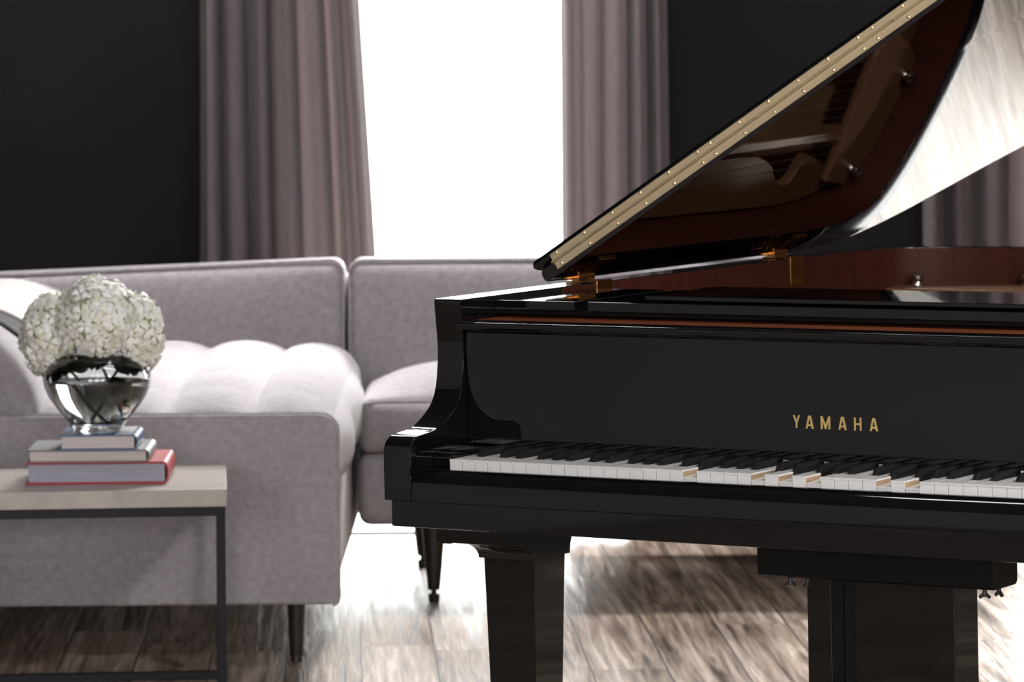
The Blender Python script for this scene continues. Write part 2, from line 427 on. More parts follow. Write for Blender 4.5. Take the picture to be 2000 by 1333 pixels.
# keybed, keyslip, key blocks
bm = B(); box(bm, -.0767, 1.2987, -.053, .52, .6262, .6672); obj('keybed', bm, black, piano, bevel=.002)
ks = [(-.0535, .6674), (-.0535, .6915)]
for i in range(1, 25):                       # rounded nose of the keyslip, an even curve from the front face to the ridge
    a = PI / 2 * i / 24; ks.append((-.0535 + .033 * (1 - math.cos(a)) ** .92, .6915 + .0247 * math.sin(a) ** 1.06))
ks += [(-.0175, .7158), (-.0150, .7140), (-.0145, .7110), (-.0145, .6674)]
bm = B(); prism(bm, ks, 'x', -.0375, 1.2595); obj('keyslip', bm, black, piano, smooth=32)
for a, b in ((-.0378, -.0035), (1.2255, 1.2598)):
    bm = B(); prism(bm, [(.012, .7005), (.012, .730), (.0145, .7350), (.020, .737), (.060, .7376), (.1105, .738), (.1105, .7005)], 'x', a, b); obj('key_block', bm, black, piano, bevel=.002)
bm = B(); box(bm, -.036, 1.258, .0, .30, .6672, .6985); obj('key_frame', bm, black_satin, piano, smooth=0)
# fallboard and its nosing
fb = [(.1375, .7365), (.1375, .7510), (.1150, .7510), (.1142, .7515), (.1140, .7530), (.1140, .9215), (.1105, .9228), (.1085, .9252), (.1083, .9275), (.1145, .9275), (.135, .9275), (.150, .9275), (.160, .7365)]
bm = B(); prism(bm, fb, 'x', XI + .0009, XR - .0009); fall = obj('fallboard', bm, black, piano, smooth=32, wn=True)
ns = [(.108, .9283), (.086, .9283), (.0795, .930), (.0768, .9342), (.0770, .9392), (.0790, .9412), (.092, .9416), (.128, .9416), (.128, .9283)]
bm = B(); prism(bm, ns, 'x', XI + .0030, XR - .0030); obj('nosing', bm, black, fall, bevel=.0008, smooth=40, seg=1)
bm = B(); box(bm, XI + .001, XR - .001, .1285, .45, .9305, .9402); obj('action_cover', bm, brownboard, piano, bevel=.001)
# gold lettering on the fallboard, built from strokes
def poly(bm, pts, y):
    A = [bm.verts.new((x, y, z)) for x, z in pts]; Bv = [bm.verts.new((x, y + .0006, z)) for x, z in pts]; n = len(pts)
    bm.faces.new(A); bm.faces.new(Bv[::-1])
    for i in range(n): bm.faces.new((A[i], Bv[i], Bv[(i + 1) % n], A[(i + 1) % n]))
def letter(bm, ch, x, z, wd, h, y):
    s = wd * .235; P = lambda pts: poly(bm, [(x + a, z + b) for a, b in pts], y)
    if ch == 'Y':
        m = wd / 2; P([(m - s / 2, 0), (m + s / 2, 0), (m + s / 2, h * .43), (wd, h), (wd - s * 1.05, h), (m, h * .60), (s * 1.05, h), (0, h), (m - s / 2, h * .43)])
    elif ch == 'A':
        m = wd / 2; P([(0, 0), (s, 0), (s * 1.35, h * .20), (wd - s * 1.35, h * .20), (wd - s, 0), (wd, 0), (m + s * .72, h), (m - s * .72, h)][:0] or [(0, 0), (s, 0), (m, h * .80), (m, h), (m - s * .70, h)])
        P([(wd, 0), (m + s * .70, h), (m, h), (m, h * .80), (wd - s, 0)])
        P([(s * 1.15, h * .19), (wd - s * 1.15, h * .19), (wd - s * 1.75, h * .35), (s * 1.75, h * .35)])
    elif ch == 'M':
        s *= .85; m = wd / 2
        P([(0, 0), (s, 0), (s, h), (0, h)]); P([(wd - s, 0), (wd, 0), (wd, h), (wd - s, h)])
        P([(s, h), (s, h * .62), (m - s * .36, 0), (m, 0), (m, h * .36)]); P([(wd - s, h), (m, h * .36), (m, 0), (m + s * .36, 0), (wd - s, h * .62)])
    elif ch == 'H':
        P([(0, 0), (s, 0), (s, h), (0, h)]); P([(wd - s, 0), (wd, 0), (wd, h), (wd - s, h)]); P([(s, h * .42), (wd - s, h * .42), (wd - s, h * .57), (s, h * .57)])
bm = B()
for ch, x, wd in (('Y', .5548, .0128), ('A', .5768, .0138), ('M', .6028, .0165), ('A', .6330, .0138), ('H', .6598, .0126), ('A', .6862, .0138)):
    letter(bm, ch, x, .7893, wd, .0199, .1129 + 0)
let = obj('lettering', bm, gold_leaf, fall, smooth=0, label='gold capital lettering')
# white and black keys
PITCH, ZK = .0235, .730
BLACK_AFTER = {0: .0022, 2: -.0028, 3: .0028, 5: -.0036, 6: 0.0, }   # A C D F G
PRESSED = {18, 23, 25, 27, 32, 34}
def black_center(k): return (k + 1) * PITCH + BLACK_AFTER[k % 7]
for k in range(52):
    x0, x1 = k * PITCH + .00035, (k + 1) * PITCH - .00035
    if k % 7 in BLACK_AFTER and k < 51: t1 = min(x1, black_center(k) - .0062)
    else: t1 = x1
    if k > 0 and (k - 1) % 7 in BLACK_AFTER: t0 = max(x0, black_center(k - 1) + .0062)
    else: t0 = x0
    bm = B()
    def slab(ya, yb, za, zb, sel):
        pts = [(x0, ya), (x1, ya), (x1, .0495), (t1, .0495), (t1, yb), (t0, yb), (t0, .0495), (x0, .0495)]
        u = []
        for p in pts:
            if not u or (abs(p[0] - u[-1][0]) + abs(p[1] - u[-1][1])) > 1e-5: u.append(p)
        if len(u) > 4 and abs(u[0][0] - u[-1][0]) + abs(u[0][1] - u[-1][1]) < 1e-5: u.pop()
        prism(bm, u, 'z', za, zb, sel)
    slab(.0009, .1372, .7065, ZK - .0023, 1)
    slab(0, .1372, ZK - .0023, ZK, 0)
    for f in bm.faces:                     # the face towards the player is white too
        if all(v.co.y < .002 for v in f.verts): f.material_index = 0
    if k in PRESSED:
        rot = Matrix.Translation((0, .235, ZK)) @ Matrix.Rotation(.0425, 4, 'X') @ Matrix.Translation((0, -.235, -ZK))
        bmesh.ops.transform(bm, matrix=rot, verts=bm.verts)
    obj('white_key', bm, [ivory, keywood], piano, bevel=.0002, seg=1, smooth=0)
for k in range(51):
    if k % 7 not in BLACK_AFTER: continue
    c = black_center(k); bm = B()
    secs = []
    for y, zt, hb, ht in ((.0500, .7312, .0054, .0050), (.0535, .7385, .0054, .0043), (.0560, .7408, .0054, .0040), (.0590, .7417, .0054, .0039), (.0900, .7420, .0054, .0042), (.1372, .7423, .0054, .0046)):
        secs.append([(c - hb, y, .7225), (c + hb, y, .7225), (c + hb * .93, y, .7312 if zt > .7312 else .7300), (c + ht, y, zt - .0012 if zt > .735 else zt - .0006), (c + ht * .62, y, zt), (c - ht * .62, y, zt), (c - ht, y, zt - .0012 if zt > .735 else zt - .0006), (c - hb * .93, y, .7312 if zt > .7312 else .7300)])
    loft(bm, secs)
    obj('black_key', bm, ebony, piano, smooth=50)
# music shelf and folded desk
bm = B(); box(bm, XI + .0006, .1143, .204, .50, .9525, .9685); obj('music_shelf', bm, black, piano, bevel=.0014)
bm = B(); box(bm, .1383, 1.0837, .204, .50, .9525, .9685); obj('music_shelf', bm, black, piano, bevel=.0014)
bm = B(); box(bm, 1.1077, XR - .0006, .204, .50, .9525, .9685); obj('music_shelf', bm, black, piano, bevel=.0014)
bm = B(); box(bm, XI + .0006, XR - .0006, .215, .50, .9455, .9522); obj('shelf_support', bm, black_satin, piano, smooth=0)
dk = [(.2285, .2315), (.245, .2290), (.977, .2290), (.9935, .2315), (.974, .30), (.996, .435), (.980, .465), (.242, .465), (.226, .4347), (.2485, .2996)]
bm = B(); prism(bm, dk, 'z', .9710, .9785); obj('music_desk', bm, black, piano, bevel=.0012)
# plate, soundboard, bolts inside the case
ring = [(p.x, p.y) for p in inn if p.y > .45]
cx_, cy_ = .5, 1.0
bm = B(); prism(bm, [(x + (cx_ - x) * .002, y) for x, y in ring], 'z', .80, .815); obj('soundboard', bm, soundwood, piano, smooth=0)
def plate():
    bm = B()
    n = len(ring)
    inner = []
    for i, (x, y) in enumerate(ring):
        d = Vector((cx_ - x, cy_ - y)); dist = d.length
        ww = .10 + .035 * math.sin(i * .55); inner.append((x + d.x / dist * ww, y + d.y / dist * ww))
    ou = [(x + (cx_ - x) * .012, y + (cy_ - y) * .012) for x, y in ring]
    def ringmesh(z0, z1):
        V = [[bm.verts.new((x, y, z)) for (x, y) in L] for L, z in ((ou, z0), (ou, z1), (inner, z1 + .006), (inner, z0))]
        for i in range(n - 1):
            for k in range(4): bm.faces.new((V[k][i], V[k][i + 1], V[(k + 1) % 4][i + 1], V[(k + 1) % 4][i]))
        bm.faces.new([V[k][0] for k in range(4)]); bm.faces.new([V[k][-1] for k in (3, 2, 1, 0)])
    ringmesh(.872, .886)
    # struts running from the pin block to the tail
    for (xa, ya, xb, yb) in ((.10, .62, .12, 1.60), (.34, .62, .30, 1.66), (.60, .62, .52, 1.55), (.86, .62, .72, 1.25), (1.08, .62, 1.0, .95)):
        d = Vector((xb - xa, yb - ya)).normalized() * .016; nx, ny = d.y, -d.x
        loft(bm, [[(xa - nx, ya - ny, .880), (xa + nx, ya + ny, .880), (xa + nx * .6, ya + ny * .6, .915), (xa - nx * .6, ya - ny * .6, .915)],
                  [(xb - nx, yb - ny, .874), (xb + nx, yb + ny, .874), (xb + nx * .6, yb + ny * .6, .896), (xb - nx * .6, yb - ny * .6, .896)]])
    box(bm, XI + .004, XR - .004, .585, .78, .872, .898)
    return bm
pl_ = obj('iron_plate', plate(), platepaint, piano, bevel=.0025, smooth=40)
# raised treble-side flange of the plate seen above the desk
fl_pts = [(.02, 1.52), (.012, 1.62), (.045, 1.668), (.115, 1.690), (.20, 1.697), (.27, 1.690), (.31, 1.64), (.335, 1.56), (.30, 1.50)]
bm = B(); prism(bm, [tuple(v)[:2] for v in catmull([(x, y, 0) for x, y in fl_pts], 4)], 'z', .886, .905)
obj('plate_flange', bm, platepaint, pl_, bevel=.006, seg=3, smooth=50)
for (x, y) in ((.05, 1.60), (.25, 1.66), (.62, 1.46), (.9, .98), (.45, .68)):
    bm = B(); lathe(bm, [(0, .900), (.010, .900), (.011, .906), (.009, .912), (.012, .916), (.012, .924), (.007, .929), (0, .930)], 16, (x, y)); obj('plate_bolt', bm, steel, pl_, smooth=40)
bm = B()
for i in range(60):
    x = .02 + i * .02
    yb = 1.60 - .75 * (max(0, x - .35) / .87) ** 1.1 if x > .35 else 1.60
    tube(bm, [(x, .64, .903), (x + .05 - .03 * i / 60, yb, .899)], .0008, 4)
st = obj('strings', bm, steel, piano, smooth=0); st['kind'] = 'stuff'
# lid: lies in the plane that turns about the bass hinge; s along the width, n up from the underside
PHI = R(31.673); EL = Vector((math.cos(PHI), 0, math.sin(PHI))); NL = Vector((-math.sin(PHI), 0, math.cos(PHI))); AL = Vector((-.0815, 0, .981))
def lp(s, y, n): return AL + EL * s + NL * n + Vector((0, y, 0))
lout = [(0, .44), (0, .8), (0, 1.20), (0, 1.335), (.011, 1.43), (.027, 1.489), (.058, 1.535), (.104, 1.578), (.155, 1.610), (.21, 1.639), (.29, 1.680), (.357, 1.721), (.43, 1.755), (.52, 1.765), (.61, 1.735), (.69, 1.66), (.77, 1.53), (.85, 1.36), (.95, 1.17), (1.06, 1.02), (1.19, .89), (1.33, .78), (1.42, .68), (1.45, .57), (1.45, .44)]
def board(bm, outline, n0, n1, mid):
    """slab with a rounded edge along its outline"""
    ins = [0, .0005]
    def ring_(n, inset):
        pts = []
        c = Vector((.65, .9))
        for s, y in outline:
            d = (c - Vector((s, y))).normalized() * inset
            yy = y if y < .4405 else y + d.y
            pts.append(bm.verts.new(lp(s + d.x if s < 1.44 else s - inset, yy, n)))
        return pts
    th = n1 - n0
    levels = [(n0, .0065), (n0 + th * .12, .0025), (n0 + th * .33, .0004), (n0 + th * .5, 0), (n0 + th * .67, .0004), (n0 + th * .88, .0025), (n1, .0065)]
    if mid: levels = mid
    rings = [ring_(n, i) for n, i in levels]
    for a, b in zip(rings, rings[1:]):
        for i in range(len(a)): bm.faces.new((a[i], a[(i + 1) % len(a)], b[(i + 1) % len(a)], b[i]))
    bm.faces.new(rings[0][::-1]); bm.faces.new(rings[-1])
lsm = [(0, .44)] + [(v.x, v.y) for v in catmull([(s, y, 0) for s, y in lout[3:-1]], 4)] + [(1.45, .44)]
bm = B()
board(bm, lsm, -.0014, .0208, None)
lid = obj('lid', bm, lidred, piano, smooth=40, wn=True, label='raised main lid with mirror polished underside')
fout = [(-.008, .4405), (-.008, .80), (1.45, .80), (1.45, .4405)]
bm = B()
board(bm, fout, .0216, .0428, [(.0216, .016), (.0232, .0095), (.0268, .0045), (.031, .001), (.0335, 0), (.036, .0012), (.0395, .0028), (.0428, .0060)])
flap = obj('lid_flap', bm, black, lid, smooth=35, wn=True, label='front flap of the lid folded back on top')
yb_ = .4395
def leaf(n0, n1, s0, s1):
    bm = B(); vs = []
    for y in (yb_ - .0016, yb_ + .0003):
        for s, n in ((s0, n0), (s1, n0), (s1, n1), (s0, n1)): vs.append(bm.verts.new(lp(s, y, n)))
    for f in ((0, 1, 2, 3), (7, 6, 5, 4), (0, 4, 5, 1), (1, 5, 6, 2), (2, 6, 7, 3), (3, 7, 4, 0)): bm.faces.new([vs[i] for i in f])
    return bm
obj('hinge_leaf', leaf(.0222, .0352, .0325, 1.40), brass, lid, bevel=.0006, seg=1, label='upper brass hinge leaf')
obj('hinge_leaf', leaf(.0060, .0196, .0332, 1.40), brass, lid, bevel=.0006, seg=1, label='lower brass hinge leaf')
s = .0300; k = 0
while s < 1.39:
    bm = B(); a, b = lp(s, yb_ - .0022, .0216), lp(s + .0322, yb_ - .0022, .0216)
    tube(bm, [a, b], .0021, 10); obj('hinge_knuckle', bm, brass, lid, smooth=60); s += .0330; k += 1
def screw(s, n):
    bm = B(); c = lp(s, yb_ - .0016, n)
    rings = []
    for rr, dy in ((.0030, 0), (.0028, -.0009), (.0020, -.0018), (.0009, -.0023)):
        rings.append([bm.verts.new(c + Vector((0, dy, 0)) + rr * (EL * math.cos(2 * PI * q / 10) + NL * math.sin(2 * PI * q / 10))) for q in range(10)])
    for A_, B_ in zip(rings, rings[1:]):
        for q in range(10): bm.faces.new((A_[q], A_[(q + 1) % 10], B_[(q + 1) % 10], B_[q]))
    bm.faces.new(rings[-1]); bm.faces.new(rings[0][::-1])
    obj('hinge_screw', bm, brass, lid, smooth=60)
for st0 in (.0465, .3977, .7506, 1.1036):
    for j in range(6):
        s = st0 + j * .0645
        if s < 1.40: screw(s, .0315); screw(s - .0003, .0112)
# bass side butt hinges between rim and lid
for yc, dark in ((.535, 0), (1.245, 0)):
    bm = B()
    box(bm, XI - .046, XI + .0012, yc - .024, yc + .030, ZR + .0004, ZR + .0034)
    box(bm, XI - .0004, XI + .0022, yc - .001, yc + .050, .925, ZR + .0034)
    hg = obj('lid_hinge', bm, brass_dark, piano, bevel=.001, label='brass lid hinge')
    bm = B(); tube(bm, [(-.066, yc - .024, .9865), (-.066, yc + .030, .9865)], .0085, 14); box(bm, -.074, -.058, yc - .022, yc + .028, .9772, .9865); obj('hinge_barrel', bm, brass_dark, hg, smooth=50)
    bm = B(); tube(bm, [(-.072, yc - .052, .985), (-.072, yc - .024, .985)], .0026, 8); tube(bm, [(-.072, yc - .052, .985), (-.072, yc - .054, .992)], .0026, 8); obj('hinge_pin', bm, brass_dark, hg, smooth=50)
    bm = B()
    vs = []
    for n in (-.0042, -.0016):
        for s_, y_ in ((.012, yc - .022), (.075, yc - .022), (.075, yc + .03), (.012, yc + .03)): vs.append(bm.verts.new(lp(s_, y_, n)))
    for f in ((0, 1, 2, 3), (7, 6, 5, 4), (0, 4, 5, 1), (1, 5, 6, 2), (2, 6, 7, 3), (3, 7, 4, 0)): bm.faces.new([vs[i] for i in f])
    obj('hinge_plate', bm, brass_dark, hg, bevel=.0006, seg=1)
# lid prop on the treble side
bm = B(); q = lp(1.25, .80, -.004); tube(bm, [(1.235, .62, .965), tuple(q)], .009, 10); obj('lid_prop', bm, black, piano, smooth=60)
# legs
def piano_leg(cx, cy, tall=.625, zlo=0.0):
    # the bracket: a block under the keybed, coved towards front and back
    bm = B()
    pr = [(cy - .145, .6258), (cy - .145, .5905)]
    for i in range(9):
        a = PI / 2 * i / 8; pr.append((cy - .056 - .076 * (1 - math.sin(a)), .589 - .033 * (1 - math.cos(a)) ** .9))
    pr += [(cy + .056, .556)]
    for i in range(7):
        a = PI / 2 * (1 - i / 6); pr.append((cy + .056 + .020 * (1 - math.sin(a)), .589 - .033 * (1 - math.cos(a))))
    pr += [(cy + .076, .6258)]
    prism(bm, pr, 'x', cx - .053, cx + .053)
    br = obj('leg_bracket', bm, black, piano, bevel=.0012, smooth=35)
    bm = B(); secs = []
    for z, h in ((.556, .0480), (.545, .0477), (.50, .0465), (.36, .0432), (.20, .0390), (.12, .0368), (.088, .036)):
        secs.append(sq(cx, cy, h, h, z))
    secs += [sq(cx, cy, .026, .026, .084), sq(cx, cy, .026, .026, .076), sq(cx, cy, .034, .034, .072), sq(cx, cy, .032, .032, .05)]
    loft(bm, secs); lg = obj('leg', bm, black, piano, bevel=.0012, smooth=25)
    bm = B()
    n = 20; rw = .025
    for sx in (-.011, .011):
        A_ = [bm.verts.new((cx + sx - .008, cy + rw * math.cos(2 * PI * q / n), zlo + rw + rw * math.sin(2 * PI * q / n))) for q in range(n)]
        B_ = [bm.verts.new((cx + sx + .008, cy + rw * math.cos(2 * PI * q / n), zlo + rw + rw * math.sin(2 * PI * q / n))) for q in range(n)]
        bm.faces.new(A_); bm.faces.new(B_[::-1])
        for q in range(n): bm.faces.new((A_[q], A_[(q + 1) % n], B_[(q + 1) % n], B_[q]))
    obj('caster', bm, brass_dark, lg, smooth=40)
piano_leg(.0211, .188); piano_leg(1.2009, .188, zlo=-.011); piano_leg(.52, 1.45)
bm = B(); box(bm, -.0565, -.030, .045, .26, .5885, .6258); obj('leg_cleat', bm, black, piano, bevel=.001)
for (x, y0_, y1_, z0_, z1_) in ((-.02, .27, 1.6, .64, .70), (.5, .53, 1.64, .64, .70)):
    bm = B(); box(bm, x, x + .06, y0_, y1_, z0_, z1_); obj('case_beam', bm, black_satin, piano, smooth=0)
# control box under the keybed, with wing nuts
bm = B(); prism(bm, [(.05, .6258), (.05, .571), (.056, .5675), (.131, .5675), (.137, .573), (.137, .6258)], 'x', .522, .916)
bx = obj('control_box', bm, black_satin, piano, bevel=.001)
for x, y, a in ((.571, .065, .5), (.597, .072, -.3), (.893, .07, .2), (.902, .10, -.5)):
    bm = B(); lathe(bm, [(0, .5550), (.0035, .5550), (.0035, .5675)], 10, (x, y))
    for sgn in (-1, 1): tube(bm, [(x, y, .561), (x + sgn * .008 * math.cos(a), y + sgn * .008 * math.sin(a), .5535)], .0028, 6)
    obj('wing_nut', bm, rubber, bx, smooth=50)
# pedal lyre
bm = B()
for a, b in ((.554, .5966), (.7645, .8056)): prism(bm, [(a, .150), (b, .150), (b, .233), (a, .233)], 'z', .13, .62)
ly = obj('pedal_lyre', bm, black, piano, bevel=.003)
bm = B(); box(bm, .5968, .7643, .192, .216, .13, .61); obj('lyre_panel', bm, black, ly, bevel=.001)
bm = B(); box(bm, .53, .83, .135, .25, .06, .1296); obj('pedal_box', bm, black, ly, bevel=.004)
for px in (.60, .68, .76):
    bm = B(); loft(bm, [[(px - .011, .134, .072), (px + .011, .134, .072), (px + .011, .134, .080), (px - .011, .134, .080)],
                        [(px - .013, .09, .066), (px + .013, .09, .066), (px + .013, .09, .074), (px - .013, .09, .074)],
                        [(px - .022, .045, .058), (px + .022, .045, .058), (px + .022, .045, .065), (px - .022, .045, .065)]])
    obj('pedal', bm, brass, ly, bevel=.002, smooth=50)

# ------------------------------------------------------------------ sectional sofa
sofa = thing('sectional_sofa', 'light grey linen sectional sofa with tufted chaise under the window', 'sofa', (-.4, 9.8, 0))
def sobj(name, bm, mat=sofa_f, parent=None, **k):
    bmesh.ops.translate(bm, verts=bm.verts, vec=(.4, -9.8, 0))
    return obj(name, bm, mat, parent or sofa, **k)
# end panel of the chaise
XP = -.393; XLs = -1.62
def rr_prof(x0, x1, z0, z1, r, seg=7):
    pts = [(x0, z0)]
    for i in range(seg + 1):
        a = -PI / 2 * 0 + PI / 2 * i / seg
        pts.append((x1 - .012 + .012 * math.sin(a) if False else x1 - (.012 - .012 * math.sin(PI / 2 * i / seg)), z0 + (.012 - .012 * math.cos(PI / 2 * i / seg))))
    for i in range(seg + 1):
        a = PI / 2 * i / seg; pts.append((x1 - r + r * math.cos(a), z1 - r + r * math.sin(a)))
    pts.append((x0, z1)); return pts
pp = rr_prof(XLs, XP, .146, .560, .040)
bm = B(); prism(bm, pp, 'y', 8.835, 8.905); pan = sobj('end_panel', bm, bevel=.008, seg=3, smooth=40)
for yy in (8.841, 8.902):
    bm = B(); tube(bm, [(x, yy, z) for x, z in pp[1:]], .0045, 6); sobj('piping', bm, parent=pan)
bm = B(); soft_box(bm, (XLs, 8.905, .150), (XP - .012, 10.55, .365), .02); sobj('chaise_base', bm)
def tuft(p, c):
    if c[2] > -.2:
        a, b_ = c[0], c[1]
        cr = max(0, 1 - abs(a) ** 3.5) * max(0, 1 - abs(b_) ** 4)
        tx_ = abs(math.sin(PI * (p.x + .586) / .19)); ty_ = abs(math.sin(PI * (p.y - 8.92) / .26))
        h = .032 * cr + .034 * (tx_ ** .6) * (.72 + .28 * ty_ ** .7) * max(0, 1 - abs(a) ** 10) * max(0, 1 - abs(b_) ** 10) - .018
        k = (c[2] + .2) / 1.2
        p = p + Vector((0, 0, h * k + .025 * k * max(0, (p.y - 9.0))))
    if abs(c[0]) > .9: p = p + Vector((math.copysign(.030, c[0]) * (1 - c[2] ** 2) * (1 - c[1] ** 4) * (.6 + .4 * math.sin(9 * p.y)), 0, 0))
    return p
bm = B(); soft_box(bm, (-1.30, 8.91, .366), (-.398, 10.42, .560), .055, (60, 60, 6), tuft); sobj('seat_cushion', bm, smooth=60, label='tufted chaise cushion')
def crown(amt):
    def f(p, c):
        if c[2] > 0: p = p + Vector((0, 0, amt * c[2] * (1 - abs(c[0]) ** 3.2) * (1 - abs(c[1]) ** 2.0)))
        if c[1] < -.9: p = p + Vector((0, -.018 * (1 - c[0] ** 4) * (1 - c[2] ** 2), 0))
        return p
    return f
bm = B(); soft_box(bm, (-.384, 9.84, .371), (.280, 10.42, .502), .028, (26, 22, 5), crown(.075)); c2 = sobj('seat_cushion', bm, smooth=60)
bm = B(); soft_box(bm, (.286, 9.84, .371), (.95, 10.42, .502), .028, (26, 22, 5), crown(.075)); sobj('seat_cushion', bm, smooth=60)
bm = B(); tube(bm, [(-.372, 9.848, .492), (-.33, 9.833, .499), (-.05, 9.828, .500), (.23, 9.834, .499), (.268, 9.848, .492)], .0045, 6); sobj('piping', bm, parent=c2)
bm = B(); soft_box(bm, (-.386, 9.835, .194), (.95, 10.60, .368), .03, (20, 12, 5)); sobj('sofa_base', bm, smooth=60)
def backpanel(x0, x1, zt0, zt1):
    def f(p, c):
        t = (p.x - x0) / (x1 - x0); zt = zt0 + (zt1 - zt0) * t
        if c[2] > 0: p = p + Vector((0, 0, (zt - .8) * c[2]))
        bul = .022 * (1 - abs(c[0]) ** 3) * (1 - abs(c[2]) ** 3)
        if c[1] < 0: p = p - Vector((0, bul, 0))
        p = p + Vector((0, .10 * (p.z - .45), 0)); return p
    bm = B(); soft_box(bm, (x0, 10.42, .40), (x1, 10.60, .80), .035, (30, 6, 14), f); o = sobj('back_cushion', bm, smooth=60)
    pts = []
    def q(x, z): return (x, 10.432 + .10 * (z - .45), z)
    r = .035
    pts.append(q(x0 + .004, .50)); 
    for i in range(7):
        a = PI / 2 * i / 6; pts.append(q(x0 + r - (r - .003) * math.cos(a), zt0 - r + (r - .002) * math.sin(a)))
    for i in range(7):
        a = PI / 2 * i / 6; pts.append(q(x1 - r + (r - .003) * math.sin(a), zt1 - r + (r - .002) * math.cos(a)))
    pts.append(q(x1 - .004, .50))
    bm = B(); tube(bm, pts, .005, 6); sobj('piping', bm, parent=o)
backpanel(-1.60, -.443, .772, .813); backpanel(-.431, .95, .812, .806)
bm = B(); soft_box(bm, (-1.62, 10.60, .16), (.95, 10.74, .765), .03, (20, 4, 8)); sobj('back_frame', bm, smooth=60)
# rolled arm on the far left
bm = B(); secs = []
for y, rr in ((8.912, .17), (8.92, .20), (8.95, .215), (9.05, .220), (10.35, .220), (10.40, .205), (10.415, .17)):
    secs.append([(-1.275 - (.0) + rr * math.cos(a) * (1.0 if math.cos(a) > 0 else 1.35), y, max(.367, .552 + rr * math.sin(a))) for a in [2 * PI * k / 36 for k in range(36)]])
loft(bm, secs); sobj('rolled_arm', bm, smooth=50)
legw = M('leg_wood', (.022, .017, .014), .35)
def sleg(x, y, zt, ht, hb, notch):
    bm = B(); lathe(bm, [(0, zt), (ht, zt), (hb + (ht - hb) * .4, zt * .45), (hb, .032 if notch else .012)] + ([(hb * .45, .030), (hb * .40, .026), (hb * .55, .0225), (hb * .98, .021)] if notch else [(hb * .8, .011)]) + [(hb * .86, 0), (0, 0)], 20, (x, y))
    sobj('leg', bm, legw, smooth=40)
sleg(-.493, 8.985, .148, .0215, .0150, False); sleg(-1.50, 8.985, .148, .0215, .0150, False)
sleg(-.203, 9.885, .196, .030, .0150, True); sleg(-.245, 10.53, .196, .030, .0150, True)
sleg(.85, 9.92, .196, .030, .0150, True); sleg(.85, 10.53, .196, .030, .0150, True); sleg(-1.50, 10.5, .152, .0215, .0150, False)
# things on the sofa
def drape(y0, y1, r0):
    bm = B(); n = int((y1 - y0) / .03) + 2; V = []
    for i in range(n + 1):
        y = y0 + (y1 - y0) * i / n; row = []
        for k in range(34):
            a = R(-2 + 4 * k); r = r0 + .0025 * math.sin(y * 31 + a * 4) + .002 * math.sin(y * 90)
            row.append(bm.verts.new((-1.275 + r * math.cos(a) * (1 if math.cos(a) > 0 else 1.35), y, .552 + r * math.sin(a))))
        V.append(row)
    for a, b in zip(V, V[1:]):
        for i in range(len(a) - 1): bm.faces.new((a[i], a[i + 1], b[i + 1], b[i]))
    return bm
o = obj('throw_blanket', drape(9.30, 10.15, .2275), pillow_f, smooth=60, label='cream throw with a dark border draped over the rolled left arm of the sofa', cat='blanket')
md = o.modifiers.new('thickness', 'SOLIDIFY'); md.thickness = .008; md.offset = 1
o2 = obj('border', drape(9.13, 9.2995, .2285), throw_f, o, smooth=60, label='dark charcoal border')
md = o2.modifiers.new('thickness', 'SOLIDIFY'); md.thickness = .010; md.offset = 1

# ------------------------------------------------------------------ side table
TR = R(4.3)
table = thing('side_table', 'taupe topped side table on a dark square steel frame', 'table', (-.600, 8.30, 0), TR)
tt = noise_mix(M('taupe_wood', (.42, .38, .345), .32), (.36, .325, .295), (.47, .43, .39), (2, 14, 2), nscale=6)
steelp = M('dark_steel', (.014, .013, .018), .5, spec=.2)
bm = B(); box(bm, -.62, .003, -.0, .455, .427, .464); obj('tabletop', bm, tt, table, bevel=.002)
bm = B()
for y in (.006, .431): box(bm, -.614, -.0005, y, y + .019, .4075, .4268); 
for x in (-.614, -.0195): box(bm, x, x + .019, .0251, .4309, .4075, .4268)
fr = obj('frame', bm, steelp, table, bevel=.0008, seg=1)
for x in (-.614, -.0195):
    for y in (.006, .431):
        bm = B(); box(bm, x, x + .019, y, y + .019, 0, .4074); obj('leg', bm, steelp, table, bevel=.0008, seg=1)
for y in (.006, .431):
    bm = B(); box(bm, -.5948, -.0197, y, y + .019, 0.0005, .0185)
    obj('floor_rail', bm, steelp, table, bevel=.0008, seg=1)

# ------------------------------------------------------------------ books: pages face the camera, spine to the right
def book(x0, x1, y0, y1, z0, z1, cover, page, label, rz, board_t=.0032, band=None):
    w_, d_, h_ = x1 - x0, y1 - y0, z1 - z0
    t = thing('book', label, 'book', (x0, y0, z0), rz, 'stacked books')
    bm = B(); box(bm, .0, w_ - .010, 0, d_, 0, board_t); box(bm, .0, w_ - .010, 0, d_, h_ - board_t, h_)
    # rounded spine
    pr = []
    for i in range(9):
        a = -PI / 2 + PI * i / 8; pr.append((w_ - .0105 + .0105 * math.cos(a), h_ / 2 + h_ / 2 * math.sin(a)))
    for i in range(9):
        a = PI / 2 - PI * i / 8; pr.append((w_ - .0105 + .0072 * math.cos(a), h_ / 2 + (h_ / 2 - board_t) * math.sin(a)))
    prism(bm, pr, 'y', 0, d_)
    obj('cover', bm, cover, t, smooth=40)
    bm = B(); box(bm, .0055, w_ - .0085, .004, d_ - .004, board_t + .0001, h_ - board_t - .0001)
    obj('pages', bm, page, t, smooth=0)
    if band:
        bm = B(); box(bm, *band); obj('jacket_panel', bm, band_m, t, smooth=0)
    return t
def page_mat(name, c1, c2):
    return noise_mix(M(name, c1, .85), c1, c2, (2, 2, 420), 3, .35, .65, nscale=3)
pages_w = page_mat('page_cream', (.52, .46, .45), (.60, .54, .53)); pages_b = page_mat('page_blue_grey', (.30, .29, .36), (.40, .39, .46))
